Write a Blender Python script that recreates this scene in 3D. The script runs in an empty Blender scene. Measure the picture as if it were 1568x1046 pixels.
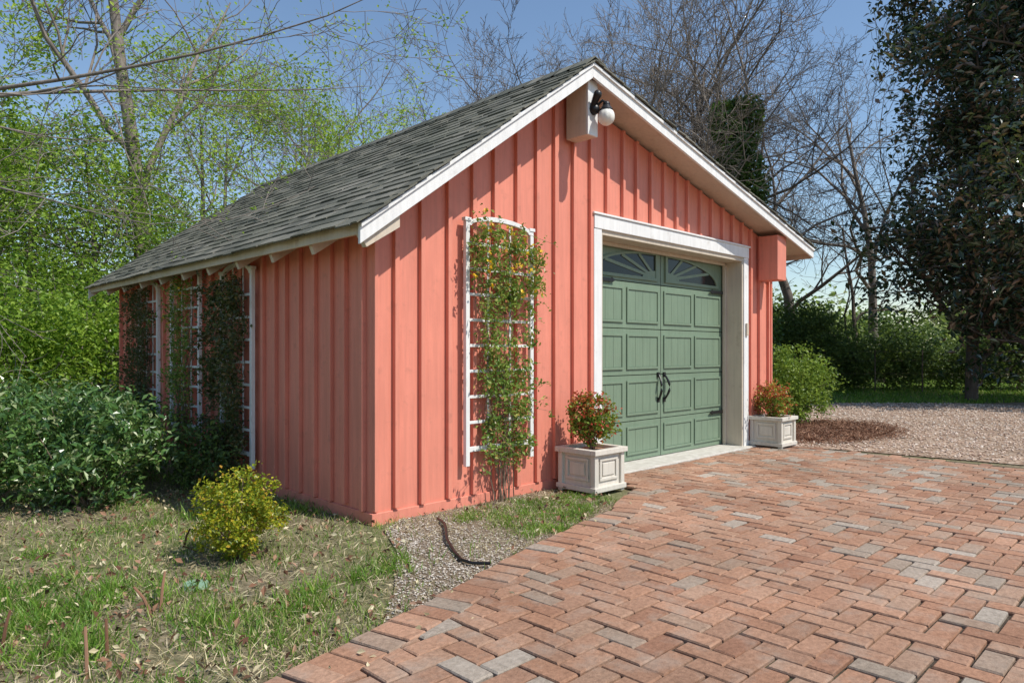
import bpy, math, random
import numpy as np
from mathutils import Vector, Matrix
random.seed(7)
R = np.random.default_rng(11)
scene = bpy.context.scene

# ------------------------------------------------------------------ materials
def newmat(name):
    m = bpy.data.materials.new(name); m.use_nodes = True
    nt = m.node_tree; nt.nodes.clear()
    out = nt.nodes.new('ShaderNodeOutputMaterial')
    return m, nt, out
def ramp(nt, stops, fac=None, interp='LINEAR'):
    r = nt.nodes.new('ShaderNodeValToRGB'); r.color_ramp.interpolation = interp
    e = r.color_ramp.elements
    while len(e) < len(stops): e.new(0.5)
    for i, (p, c) in enumerate(stops):
        e[i].position = p; e[i].color = (c[0], c[1], c[2], 1)
    if fac is not None: nt.links.new(fac, r.inputs[0])
    return r
def coords(nt, scale=(1,1,1)):
    g = nt.nodes.new('ShaderNodeNewGeometry')
    mp = nt.nodes.new('ShaderNodeMapping'); mp.inputs['Scale'].default_value = scale
    nt.links.new(g.outputs['Position'], mp.inputs['Vector'])
    return mp.outputs[0], g
def noise(nt, vec, scale, detail=4, rough=0.6):
    n = nt.nodes.new('ShaderNodeTexNoise'); n.inputs['Scale'].default_value = scale
    n.inputs['Detail'].default_value = detail; n.inputs['Roughness'].default_value = rough
    nt.links.new(vec, n.inputs['Vector']); return n.outputs['Fac']
def mix(nt, a, b, fac, mode='MIX'):
    m = nt.nodes.new('ShaderNodeMix'); m.data_type = 'RGBA'; m.blend_type = mode
    for s, v in ((m.inputs[0], fac), (m.inputs[6], a), (m.inputs[7], b)):
        if isinstance(v, (int, float)): s.default_value = v
        elif isinstance(v, tuple): s.default_value = (v[0], v[1], v[2], 1)
        else: nt.links.new(v, s)
    return m.outputs[2]
def bump(nt, h, strength, dist):
    b = nt.nodes.new('ShaderNodeBump'); b.inputs['Strength'].default_value = strength
    b.inputs['Distance'].default_value = dist; nt.links.new(h, b.inputs['Height'])
    return b.outputs[0]
def principled(nt, out, col, rough=0.6, nrm=None, spec=0.4, metal=0):
    p = nt.nodes.new('ShaderNodeBsdfPrincipled')
    if isinstance(col, tuple): p.inputs['Base Color'].default_value = (*col, 1)
    else: nt.links.new(col, p.inputs['Base Color'])
    if isinstance(rough, (int, float)): p.inputs['Roughness'].default_value = rough
    else: nt.links.new(rough, p.inputs['Roughness'])
    p.inputs['Specular IOR Level'].default_value = spec
    p.inputs['Metallic'].default_value = metal
    if nrm is not None: nt.links.new(nrm, p.inputs['Normal'])
    nt.links.new(p.outputs[0], out.inputs[0]); return p

def paint(name, col, var=0.12, dirt=(0.2,0.16,0.12), dirtamt=0.25, grain=(30,30,2.0), rough=0.55, bs=0.35):
    m, nt, out = newmat(name)
    v, g = coords(nt); vg, _ = coords(nt, grain)
    n1 = noise(nt, v, 2.2, 5); n2 = noise(nt, vg, 1.0, 6, .65); n3 = noise(nt, v, 9, 5)
    dark = tuple(c*(1-var) for c in col); lite = tuple(min(1, c*(1+var*.6)) for c in col)
    c = ramp(nt, [(0.3, dark), (0.7, lite)], n1).outputs[0]
    gr = ramp(nt, [(0.3, (.8,.8,.8)), (0.62, (1,1,1))], n2).outputs[0]
    c = mix(nt, c, gr, 0.7, 'MULTIPLY')
    d = ramp(nt, [(0.58, (0,0,0)), (0.8, (dirtamt,)*3)], n3).outputs[0]
    c = mix(nt, c, dirt, d)
    b = bump(nt, n2, bs, 0.005)
    principled(nt, out, c, rough, b); return m

def leafmat(name, stops, trans=0.35, rough=0.5, nscale=0.8, spec=0.4):
    m, nt, out = newmat(name)
    v, g = coords(nt)
    c = ramp(nt, stops, g.outputs['Random Per Island']).outputs[0]
    n1 = noise(nt, v, nscale, 2)
    s = ramp(nt, [(0.32, (.65,.7,.6)), (0.66, (1.25,1.2,1.05))], n1).outputs[0]
    c = mix(nt, c, s, 0.8, 'MULTIPLY')
    p = principled(nt, out, c, rough, None, spec)
    t = nt.nodes.new('ShaderNodeBsdfTranslucent')
    nt.links.new(mix(nt, c, (0.45,0.6,0.08), 0.35), t.inputs['Color'])
    ms = nt.nodes.new('ShaderNodeMixShader'); ms.inputs[0].default_value = trans
    nt.links.new(p.outputs[0], ms.inputs[1]); nt.links.new(t.outputs[0], ms.inputs[2])
    nt.links.new(ms.outputs[0], out.inputs[0]); return m

def barkmat(name, a, b, sc=6):
    m, nt, out = newmat(name)
    v, g = coords(nt, (sc, sc, sc*.3))
    n = noise(nt, v, 1.5, 4)
    c = ramp(nt, [(0.3, a), (0.7, b)], n).outputs[0]
    principled(nt, out, c, .85, bump(nt, n, .6, .02), .2); return m

M = {}
M['pink'] = paint('salmon_paint', (0.74,0.258,0.180), .09, (.34,.14,.10), .5)
M['white'] = paint('white_trim_paint', (0.80,0.79,0.77), .06, (.35,.30,.22), .35, bs=.2)
M['cream'] = paint('cream_paint', (0.62,0.53,0.42), .1, (.3,.2,.12), .4, bs=.2)
M['planter'] = paint('planter_paint', (0.66,0.61,0.53), .06, (.3,.24,.16), .35, bs=.1)
M['green'] = paint('green_door_paint', (0.19,0.26,0.18), .08, (.22,.24,.19), .3, (60,60,3), .42, .25)
m, nt, out = newmat('black_iron'); principled(nt, out, (.012,.012,.013), .4); M['black'] = m
m, nt, out = newmat('dark_gap'); principled(nt, out, (.02,.025,.02), .8); M['gap'] = m
m, nt, out = newmat('window_glass'); principled(nt, out, (.012,.014,.016), .1, None, .3); M['glass'] = m
m, nt, out = newmat('frosted_globe'); principled(nt, out, (.78,.75,.68), .25); M['globe'] = m
m, nt, out = newmat('asphalt_shingle')
v, g = coords(nt)
c = ramp(nt, [(0,(.10,.10,.085)),(.35,(.14,.14,.12)),(.7,(.175,.17,.145)),(1,(.22,.21,.18))], g.outputs['Random Per Island']).outputs[0]
n1 = noise(nt, v, 160, 3, .8); n2 = noise(nt, v, 1.6, 5)
c = mix(nt, c, ramp(nt, [(.3,(.5,.5,.5)),(.7,(1.5,1.5,1.5))], n1).outputs[0], .8, 'MULTIPLY')
c = mix(nt, c, ramp(nt, [(.35,(.75,.78,.7)),(.7,(1.15,1.12,1.1))], n2).outputs[0], .8, 'MULTIPLY')
principled(nt, out, c, .9, bump(nt, n1, .6, .004), .2); M['shingle'] = m
m, nt, out = newmat('brick_paver')
v, g = coords(nt)
c = ramp(nt, [(0,(.31,.165,.11)),(.2,(.42,.235,.155)),(.42,(.36,.215,.15)),(.62,(.46,.27,.185)),(.80,(.39,.26,.19)),(.91,(.33,.27,.22)),(1,(.43,.38,.33))], g.outputs['Random Per Island']).outputs[0]
n1 = noise(nt, v, 45, 6, .7); n2 = noise(nt, v, .9, 5)
c = mix(nt, c, ramp(nt, [(.3,(.60,.58,.56)),(.65,(1.14,1.14,1.14))], n1).outputs[0], .85, 'MULTIPLY')
c = mix(nt, c, ramp(nt, [(.35,(.74,.71,.66)),(.68,(1.1,1.07,1.03))], n2).outputs[0], .9, 'MULTIPLY')
c = mix(nt, c, (.34,.29,.24), ramp(nt, [(.50,(0,0,0)),(.72,(.5,.5,.5))], noise(nt, v, 6, 6)).outputs[0])
principled(nt, out, c, .85, bump(nt, n1, .7, .008), .25); M['paver'] = m
m, nt, out = newmat('joint_sand')
v, g = coords(nt); n1 = noise(nt, v, 60, 4)
c = ramp(nt, [(.3,(.03,.024,.02)),(.7,(.10,.08,.06))], n1).outputs[0]
c = mix(nt, c, (.05,.065,.025), ramp(nt, [(.5,(0,0,0)),(.7,(.6,.6,.6))], noise(nt, v, 2, 4)).outputs[0])
principled(nt, out, c, .95, None, .1); M['sand'] = m
m, nt, out = newmat('threshold_concrete')
v, g = coords(nt); n1 = noise(nt, v, 14, 6)
principled(nt, out, ramp(nt, [(.3,(.42,.39,.34)),(.7,(.60,.57,.52))], n1).outputs[0], .85, bump(nt, n1,.3,.004)); M['concrete'] = m
m, nt, out = newmat('lawn_soil')
v, g = coords(nt); n1 = noise(nt, v, 30, 6, .7); n2 = noise(nt, v, .8, 5)
c = ramp(nt, [(.3,(.09,.072,.045)),(.5,(.20,.165,.105)),(.7,(.36,.30,.21))], n1).outputs[0]
c = mix(nt, c, (.10,.16,.035), ramp(nt, [(.45,(0,0,0)),(.65,(.5,.5,.5))], n2).outputs[0])
principled(nt, out, c, .95, bump(nt, n1, .8, .02), .1); M['soil'] = m
m, nt, out = newmat('bed_dirt')
v, g = coords(nt); n1 = noise(nt, v, 40, 6, .75)
c = ramp(nt, [(.3,(.10,.07,.045)),(.5,(.24,.185,.13)),(.72,(.42,.35,.27))], n1).outputs[0]
principled(nt, out, c, .95, bump(nt, n1, 1, .02), .1); M['dirt'] = m
def gravelmat(name, cols, sc):
    m, nt, out = newmat(name)
    v, g = coords(nt)
    vo = nt.nodes.new('ShaderNodeTexVoronoi'); vo.inputs['Scale'].default_value = sc; nt.links.new(v, vo.inputs['Vector'])
    sp = nt.nodes.new('ShaderNodeSeparateColor'); nt.links.new(vo.outputs['Color'], sp.inputs[0])
    c = ramp(nt, cols, sp.outputs[0]).outputs[0]
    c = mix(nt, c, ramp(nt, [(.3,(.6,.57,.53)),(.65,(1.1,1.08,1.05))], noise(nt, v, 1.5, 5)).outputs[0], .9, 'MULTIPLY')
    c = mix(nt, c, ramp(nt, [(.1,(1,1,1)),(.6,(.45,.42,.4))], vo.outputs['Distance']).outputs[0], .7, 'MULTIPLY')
    principled(nt, out, c, .9, bump(nt, vo.outputs['Distance'], -.8, .02), .15); return m
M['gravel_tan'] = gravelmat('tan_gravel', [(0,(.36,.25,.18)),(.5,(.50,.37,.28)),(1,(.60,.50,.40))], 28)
def stonemat(name, stops):
    m, nt, out = newmat(name); v, g = coords(nt)
    principled(nt, out, ramp(nt, stops, g.outputs['Random Per Island']).outputs[0], .85, None, .2); return m
M['stone_tan'] = stonemat('tan_stones', [(0,(.34,.22,.16)),(.4,(.50,.37,.28)),(.8,(.60,.48,.39)),(1,(.70,.62,.53))])
M['stone_grey'] = stonemat('grey_stones', [(0,(.26,.20,.15)),(.5,(.46,.40,.33)),(1,(.66,.60,.53))])
M['mulch'] = stonemat('pine_straw', [(0,(.09,.04,.025)),(.5,(.22,.11,.065)),(1,(.38,.23,.15))])
M['grass'] = leafmat('grass_blades', [(0,(.08,.18,.02)),(.4,(.15,.30,.03)),(.60,(.24,.38,.06)),(.70,(.30,.38,.10)),(.76,(.44,.38,.20)),(1,(.58,.50,.32))], .35, .5, 1.3)
M['grass_lush'] = leafmat('lush_grass', [(0,(.06,.15,.015)),(.5,(.13,.27,.03)),(.85,(.24,.38,.06)),(1,(.45,.40,.18))], .35, .5, 3)
M['leaf_spring'] = leafmat('spring_leaves', [(0,(.18,.32,.03)),(.5,(.32,.48,.06)),(1,(.48,.60,.12))], .5, .5, .5)
M['leaf_mid'] = leafmat('understory_leaves', [(0,(.06,.15,.02)),(.5,(.19,.33,.035)),(1,(.36,.50,.08))], .45, .45, .6)
M['leaf_shrub'] = leafmat('glossy_shrub_leaves', [(0,(.03,.08,.022)),(.5,(.075,.17,.045)),(.85,(.16,.27,.08)),(1,(.40,.44,.26))], .25, .30, 2, .6)
M['leaf_box'] = leafmat('boxwood_leaves', [(0,(.10,.17,.012)),(.4,(.26,.31,.02)),(.75,(.42,.40,.03)),(.9,(.50,.38,.03)),(1,(.45,.22,.04))], .35, .4, 6)
M['leaf_box2'] = leafmat('boxwood_leaves_green', [(0,(.07,.14,.015)),(.5,(.19,.29,.04)),(1,(.32,.42,.08))], .35, .4, 3)
M['leaf_dark'] = leafmat('magnolia_leaves', [(0,(.014,.030,.016)),(.5,(.03,.062,.03)),(.72,(.07,.11,.06)),(.78,(.15,.09,.06)),(1,(.24,.16,.12))], .12, .24, .7, .9)
M['leaf_ivy'] = leafmat('ivy_leaves', [(0,(.03,.08,.02)),(1,(.13,.22,.06))], .25, .4, 1)
M['leaf_hedge'] = leafmat('hedge_leaves', [(0,(.04,.08,.025)),(.6,(.10,.165,.045)),(1,(.20,.28,.08))], .3, .5, .5)
M['leaf_vine'] = leafmat('vine_leaves', [(0,(.06,.13,.02)),(.5,(.18,.30,.06)),(.88,(.36,.46,.12)),(1,(.5,.25,.12))], .35, .35, 5)
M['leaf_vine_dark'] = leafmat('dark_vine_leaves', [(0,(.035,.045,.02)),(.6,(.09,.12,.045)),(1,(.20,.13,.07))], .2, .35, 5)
M['flower_y'] = leafmat('yellow_flowers', [(0,(.75,.45,.02)),(1,(.88,.65,.05))], .2)
M['leaf_red'] = leafmat('red_tip_leaves', [(0,(.30,.02,.02)),(.5,(.52,.07,.05)),(1,(.6,.28,.08))], .3, .4, 6)
M['bark'] = barkmat('grey_bark', (.12,.10,.085), (.30,.255,.22))
M['bark_d'] = barkmat('dark_bark', (.06,.045,.036), (.17,.135,.11))
M['twig'] = barkmat('vine_stem', (.12,.08,.055), (.28,.21,.15), 30)
M['thatch'] = leafmat('dry_thatch', [(0,(.22,.17,.10)),(.5,(.44,.37,.24)),(1,(.64,.56,.42))], .1, .7, 2)

# ------------------------------------------------------------------ mesh helpers
def make(name, parts, mats, smooth=(), loc=(0,0,0), rotz=0, parent=None, bevel=0):
    me = bpy.data.meshes.new(name)
    Vs, loops, tot, mi, sm = [], [], [], [], []
    off = 0
    for V, F, mt in parts:
        V = np.asarray(V, dtype=np.float32).reshape(-1,3)
        Vs.append(V)
        groups = F if isinstance(F, list) and len(F) and isinstance(F[0], np.ndarray) and F[0].ndim == 2 else [F]
        for f in groups:
            f = np.asarray(f, dtype=np.int32)
            loops.append((f+off).ravel()); tot.append(np.full(len(f), f.shape[1], dtype=np.int32))
            mi.append(np.full(len(f), mt, dtype=np.int32)); sm.append(np.full(len(f), mt in smooth, dtype=bool))
        off += len(V)
    V = np.concatenate(Vs); loops = np.concatenate(loops); tot = np.concatenate(tot)
    mi = np.concatenate(mi); sm = np.concatenate(sm)
    me.vertices.add(len(V)); me.vertices.foreach_set('co', V.ravel())
    me.loops.add(len(loops)); me.loops.foreach_set('vertex_index', loops)
    me.polygons.add(len(tot))
    st = np.concatenate([[0], np.cumsum(tot)[:-1]]).astype(np.int32)
    me.polygons.foreach_set('loop_start', st); me.polygons.foreach_set('loop_total', tot)
    me.polygons.foreach_set('material_index', mi); me.polygons.foreach_set('use_smooth', sm)
    for mm in mats: me.materials.append(M[mm])
    me.update(calc_edges=True); me.validate()
    o = bpy.data.objects.new(name, me); scene.collection.objects.link(o)
    o.location = loc; o.rotation_euler = (0,0,rotz)
    if parent: o.parent = parent
    if bevel:
        b = o.modifiers.new('bevel','BEVEL'); b.width = bevel; b.segments = 2; b.limit_method = 'ANGLE'
    return o
def inst(name, o, loc, rotz=0, s=(1,1,1)):
    n = bpy.data.objects.new(name, o.data); scene.collection.objects.link(n)
    n.location = loc; n.rotation_euler = (0,0,rotz); n.scale = s; return n
QF = np.array([[0,3,2,1],[4,5,6,7],[0,1,5,4],[1,2,6,5],[2,3,7,6],[3,0,4,7]])
def box(x0,x1,y0,y1,z0,z1,mt=0):
    V = [(x0,y0,z0),(x1,y0,z0),(x1,y1,z0),(x0,y1,z0),(x0,y0,z1),(x1,y0,z1),(x1,y1,z1),(x0,y1,z1)]
    return (np.array(V), QF, mt)
def prism(poly, y0, y1, mt=0):      # poly in (x,z), extruded along y
    n = len(poly)
    V = [(p[0],y0,p[1]) for p in poly] + [(p[0],y1,p[1]) for p in poly]
    a = sum(poly[i][0]*poly[(i+1)%n][1]-poly[(i+1)%n][0]*poly[i][1] for i in range(n))
    f1 = list(range(n)); f2 = list(range(2*n-1, n-1, -1))
    sd = [[i, i+n, (i+1)%n+n, (i+1)%n] for i in range(n)]
    if a < 0: f1 = f1[::-1]; f2 = f2[::-1]; sd = [s[::-1] for s in sd]
    return (np.array(V), [np.array([f1, f2]), np.array(sd)], mt)
def tube(pts, rad, k=6, mt=0, cap=False):
    pts = np.asarray(pts, float); n = len(pts)
    rad = np.broadcast_to(np.asarray(rad, float), (n,))
    d = np.gradient(pts, axis=0); d /= np.linalg.norm(d, axis=1)[:,None]+1e-9
    ref = np.array([0,0,1.]) if abs(d[0,2]) < .9 else np.array([1.,0,0])
    u = np.cross(d, ref); u /= np.linalg.norm(u, axis=1)[:,None]+1e-9
    w = np.cross(d, u)
    a = np.arange(k)*2*math.pi/k
    V = pts[:,None,:] + rad[:,None,None]*(np.cos(a)[None,:,None]*u[:,None,:]+np.sin(a)[None,:,None]*w[:,None,:])
    i = np.arange(n-1)[:,None]*k; j = np.arange(k)[None,:]; j2 = (j+1)%k
    F = np.stack([i+j, i+j2, i+k+j2, i+k+j], -1).reshape(-1,4)
    return (V.reshape(-1,3), F, mt)
def merge(parts, mt=0):
    Vs, Fs, off = [], [], 0
    for V,F,_ in parts:
        Vs.append(V); Fs.append(F+off); off += len(V)
    return (np.concatenate(Vs), np.concatenate(Fs), mt)
def leaves(P, L, W, mt=0, up=0.4, rng=R, fold=.25):
    n = len(P)
    L = np.broadcast_to(L, (n,))*rng.uniform(.6,1.25,n); W = L*W
    nr = rng.normal(size=(n,3)); nr[:,2] = np.abs(nr[:,2])*(1-up) + up*1.6
    nr /= np.linalg.norm(nr, axis=1)[:,None]
    t = rng.normal(size=(n,3)); t -= (t*nr).sum(1)[:,None]*nr; t /= np.linalg.norm(t,axis=1)[:,None]+1e-9
    s = np.cross(nr, t)
    a = P - t*L[:,None]*.5; b = P + s*W[:,None]*.5 + nr*W[:,None]*fold; c = P + t*L[:,None]*.5; d = P - s*W[:,None]*.5 + nr*W[:,None]*fold
    V = np.stack([a,b,c,d],1).reshape(-1,3)
    F = np.arange(n*4).reshape(-1,4)
    F = np.concatenate([F[:,[0,1,2]], F[:,[0,2,3]]])
    return (V, F, mt)
def cloud(c, r, ncl, nlf, clr, rng=R, shell=.35, flat=0):
    d = rng.normal(size=(ncl,3)); d /= np.linalg.norm(d,axis=1)[:,None]
    rad = rng.random(ncl)**shell
    cc = np.array(c) + d*rad[:,None]*np.array(r)*(1+rng.normal(size=(ncl,1))*.08)
    idx = rng.integers(0, ncl, nlf)
    return cc[idx] + rng.normal(size=(nlf,3))*clr*rng.uniform(.6,1.3,ncl)[idx][:,None], cc

def grow(rng, p, d, L, r, lvl, cfg, tubes, tips):
    mx = len(cfg['kids'])
    ns = [9,7,5,4,3][min(lvl,4)]
    pts = [p.copy()]; dd = d.copy(); dirs = [d.copy()]
    for i in range(ns):
        dd = dd + rng.normal(size=3)*cfg['wob']*(1 if lvl else .35)
        dd[2] += cfg['up'][min(lvl,len(cfg['up'])-1)]/ns
        dd /= np.linalg.norm(dd)
        pts.append(pts[-1]+dd*L/ns); dirs.append(dd.copy())
    t = np.linspace(0,1,ns+1)
    rr = np.maximum(r*(1-t*cfg['tap']), cfg['rmin'])
    tubes.append(tube(pts, rr, [8,6,4,3,3][min(lvl,4)]))
    if lvl >= mx:
        tips.append((pts[-1], dd)); tips.append((pts[len(pts)//2], dd)); return
    k = cfg['kids'][lvl]; k = max(1, int(round(k*rng.uniform(.8,1.2))))
    s0 = cfg['start'][min(lvl,len(cfg['start'])-1)]
    for j in range(k):
        f = s0+(1-s0)*(j+rng.random())/k; f = min(f, .99)
        x = f*ns; i = int(x); q = pts[i]+(pts[i+1]-pts[i])*(x-i)
        ax = rng.normal(size=3); base = dirs[min(i+1,ns)]
        ax -= ax.dot(base)*base; ax /= np.linalg.norm(ax)
        ang = math.radians(rng.uniform(*cfg['ang']))
        nd = base*math.cos(ang)+ax*math.sin(ang)
        cl = L*cfg['len'][min(lvl,len(cfg['len'])-1)]*rng.uniform(.7,1.2)*(1.15-.5*f)
        cr = max(r*(1-f*cfg['tap'])*rng.uniform(.45,.7), cfg['rmin'])
        grow(rng, q, nd, cl, cr, lvl+1, cfg, tubes, tips)
def tree(name, seed, H, r, cfg, leaf=None, nper=4, lsz=.07, lw=.6, spread=.18, mats=('bark','leaf_spring'), loc=(0,0,0), rotz=0, frac=1.0, up=.3, extra=None):
    rng = np.random.default_rng(seed)
    tubes, tips = [], []
    c = dict(wob=.10, up=(.2,.35,.3,.2), tap=.8, rmin=.006, kids=(9,7,6,4), start=(.3,.25,.2), ang=(28,60), len=(.5,.55,.55,.55))
    c.update(cfg)
    grow(rng, np.zeros(3)-np.array([0,0,.1]), np.array([0,0,1.]), H, r, 0, c, tubes, tips)
    parts = [merge(tubes, 0)]
    if leaf:
        T = np.array([t[0] for t in tips]); T = T[rng.random(len(T)) < frac]
        P = np.repeat(T, nper, axis=0); P = P + rng.normal(size=P.shape)*spread
        parts.append(leaves(P, lsz, lw, 1, up, rng))
    if extra is not None: parts += extra(rng)
    return make(name, parts, mats, smooth=(0,), loc=loc, rotz=rotz)

# ------------------------------------------------------------------ world / light
sun_az = (0.32, -1.0); el = math.radians(54)
w = bpy.data.worlds.new('World'); scene.world = w; w.use_nodes = True
nt = w.node_tree; nt.nodes.clear()
sky = nt.nodes.new('ShaderNodeTexSky'); sky.sky_type = 'NISHITA'; sky.sun_disc = False
sky.sun_elevation = el; sky.sun_rotation = math.atan2(sun_az[0], sun_az[1])
sky.air_density = 1.2; sky.dust_density = 0.15; sky.ozone_density = 3.2
bg = nt.nodes.new('ShaderNodeBackground'); bg.inputs[1].default_value = .145
wo = nt.nodes.new('ShaderNodeOutputWorld')
nt.links.new(sky.outputs[0], bg.inputs[0]); nt.links.new(bg.outputs[0], wo.inputs[0])
sl = bpy.data.lights.new('sun','SUN'); sl.energy = 5.0; sl.angle = math.radians(.5); sl.color = (1,.955,.87)
so = bpy.data.objects.new('sun', sl); scene.collection.objects.link(so)
sd = Vector((sun_az[0], sun_az[1], 0)).normalized()*math.cos(el); sd.z = math.sin(el)
so.rotation_euler = sd.to_track_quat('Z','Y').to_euler(); so.location = (0,-5,12)

# ------------------------------------------------------------------ ground
def sheet(name, poly, z, mat):
    n = len(poly); V = np.array([(p[0],p[1],z) for p in poly])
    a = sum(poly[i][0]*poly[(i+1)%n][1]-poly[(i+1)%n][0]*poly[i][1] for i in range(n))
    ix = list(range(n)); ix = ix if a > 0 else ix[::-1]
    return make(name, [(V, np.array([ix]), 0)], [mat])
sheet('ground', [(-300,-300),(300,-300),(300,300),(-300,300)], -.034, 'soil')
edge = np.array([(-8,-3.0),(-4,-2.25),(-1.5,-1.62),(-.886,-1.47),(-.21,-1.27),(.25,-1.13),(.75,-1.01),(1.3,-.90),(1.62,-.74),(2.12,-.56),(2.3,-.12),(5.55,-.12)])
def fe(x): return np.interp(x, edge[:,0], edge[:,1])
bedp = [(x, fe(x)-.01) for x in list(edge[:,0])] + [(5.6,-12),(-8,-12)]
sheet('driveway_bed', bedp, -.014, 'sand')
def brickpoly(poly, V, F4, Fn, z):
    c = poly.mean(0); n = len(poly)
    if sum(poly[i][0]*poly[(i+1)%n][1]-poly[(i+1)%n][0]*poly[i][1] for i in range(n)) < 0: poly = poly[::-1]
    d = poly-c; r = np.linalg.norm(d,axis=1)[:,None]
    inn = c + d*np.maximum(0,(r-.007)/r)
    o = len(V)
    tz = z + (inn-c)@R.normal(size=2)*.008
    for p in poly: V.append((p[0],p[1],-.02))
    for p in poly: V.append((p[0],p[1],z-.006))
    for p,t in zip(inn,tz): V.append((p[0],p[1],t))
    for i in range(n):
        j = (i+1)%n
        F4.append((o+i,o+j,o+n+j,o+n+i)); F4.append((o+n+i,o+n+j,o+2*n+j,o+2*n+i))
    Fn.setdefault(n, []).append([o+2*n+i for i in range(n)])
V, F4, Fn = [], [], {}
bw = .101; gap = .0085
def clip(poly, nrm, k):
    out = []
    for i in range(len(poly)):
        a, b = poly[i], poly[(i+1)%len(poly)]
        da, db = a@nrm-k, b@nrm-k
        if da <= 0: out.append(a)
        if da*db < 0: out.append(a+(b-a)*da/(da-db))
    return np.array(out)
rngi = range(-130,130)
for i in rngi:
    for j in rngi:
        k = (i-j) % 4
        if k == 0: x0,y0,x1,y1 = i*bw, j*bw, (i+2)*bw, (j+1)*bw
        elif k == 3: x0,y0,x1,y1 = i*bw, j*bw, (i+1)*bw, (j+2)*bw
        else: continue
        cx, cy = (x0+x1)/2, (y0+y1)/2
        if cx < -6.5 or cx > 5.5 or cy < -8 or cy > -.1: continue
        lim = fe(cx) - (.21 if cx < 1.9 else .0)
        if cx < 1.9 and cy > lim+.25 or cx>=1.9 and cy > lim+.12: continue
        if (cx+2.525)**2+(cy+3.832)**2 > 5 and (cy+3.832)+(cx+2.525) < -.5: continue
        g2 = gap/2+R.random()*.0015; jx = R.normal(size=2)*.0022
        poly = np.array([(x0+g2,y0+g2),(x1-g2,y0+g2),(x1-g2,y1-g2),(x0+g2,y1-g2)])+jx+R.normal(size=(4,2))*.0012
        s = (fe(cx+.1)-fe(cx-.1))/.2 if cx < 1.9 else 0.
        nr = np.array([-s,1.])/math.hypot(s,1)
        kk = np.array([cx, lim])@nr
        if (poly@nr > kk).any():
            poly = clip(poly, nr, kk)
            if len(poly) < 3: continue
            a = .5*abs(sum(poly[q][0]*poly[(q+1)%len(poly)][1]-poly[(q+1)%len(poly)][0]*poly[q][1] for q in range(len(poly))))
            if a < .0012: continue
        brickpoly(poly, V, F4, Fn, R.normal()*.0018+.004*math.sin(cx*1.3)*math.cos(cy*1.7))
x = -6.0
while x < 1.85:
    s = (fe(x+.15)-fe(x-.15))/.3; h = math.hypot(1,s)
    t = np.array([1,s])/h; nn = np.array([s,-1])/h
    p = np.array([x, fe(x)]) + R.normal(size=2)*.005
    poly = np.array([p+t*.004, p+t*.004+nn*.200, p+t*.104+nn*.200, p+t*.104])
    brickpoly(poly, V, F4, Fn, R.normal()*.002)
    x += .109/h
V = np.array(V)
make('brick_driveway', [(V, [np.array(F4)] + [np.array(f) for f in Fn.values()], 0)], ['paver'])
make('door_threshold', [box(2.2,5.12,-.115,.30,-.03,.012)], ['concrete'], bevel=.008)

gp = [(5.6,-.2),(5.75,-1.0),(5.9,-2.6),(6.0,-6),(7,-14),(30,-14),(24,-5.2),(19,-2.6),(15.2,-.2),(13.2,1.9),(11,2.6),(8,2.2),(6.2,1.2),(5.8,.2)]
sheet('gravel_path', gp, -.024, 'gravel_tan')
def inpoly(P, poly):
    x, y = P[:,0], P[:,1]; ins = np.zeros(len(P), bool); n = len(poly)
    for i in range(n):
        x1,y1 = poly[i]; x2,y2 = poly[(i+1)%n]
        c = ((y1>y)!=(y2>y)) & (x < (x2-x1)*(y-y1)/(y2-y1+1e-12)+x1); ins ^= c
    return ins
OCT = np.array([(1,0,0),(-1,0,0),(0,1,0),(0,-1,0),(0,0,1),(0,0,-1)],float)
OF = np.array([(4,0,2),(4,2,1),(4,1,3),(4,3,0),(5,2,0),(5,1,2),(5,3,1),(5,0,3)])
def stones(P, s, mt=0):
    n = len(P); V = OCT[None]*R.uniform(.5,1.2,(n,6,1)) + R.normal(size=(n,6,3))*.15
    a = R.uniform(0,6.28,n); ca, sa = np.cos(a), np.sin(a)
    sz = s*R.uniform(.5,1.4,n); V = V*sz[:,None,None]*np.array([1,1,.6])
    X = V[:,:,0]*ca[:,None]-V[:,:,1]*sa[:,None]; Y = V[:,:,0]*sa[:,None]+V[:,:,1]*ca[:,None]
    V = np.stack([X,Y,V[:,:,2]],-1)+P[:,None,:]
    F = (OF[None]+np.arange(n)[:,None,None]*6).reshape(-1,3)
    return (V.reshape(-1,3), F, mt)
P = np.stack([R.uniform(5.4,15,26000), R.uniform(-6,2.6,26000), np.full(26000,-.016)],1)
P = P[inpoly(P+R.normal(size=P.shape)*.06, gp)]
make('gravel_stones', [stones(P,.018)], ['stone_tan'])
gg = [(.42,-.02),(.2,-.02),(-.02,-.16),(-.25,-.62),(-.62,-1.12),(-.92,-1.46),(-.2,-1.26),(.28,-1.1),(.75,-.98),(1.3,-.88),(1.64,-.70),(1.64,-.02)]
sheet('flower_bed', gg, -.026, 'dirt')
P = np.stack([R.uniform(-1,1.7,26000), R.uniform(-1.5,0,26000), np.full(26000,-.021)],1)
P = P[inpoly(P, gg) & (R.random(len(P)) < np.clip(.85-(P[:,0]-.05)*1.3,.10,.8))]
make('gravel_bed_stones', [stones(P,.0060)], ['stone_grey'])
n = 9000; a = R.uniform(0,6.28,n); rr = np.sqrt(R.random(n))*(1+R.normal(size=n)*.12)
P = np.stack([7.3+1.6*rr*np.cos(a), .1+1.0*rr*np.sin(a)+.0, R.uniform(-.02,.03,n)],1)
P = P[(P[:,0]>5.75)]
make('pine_straw_mulch', [leaves(P,.11,.09,0,.9)], ['mulch'])

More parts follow.
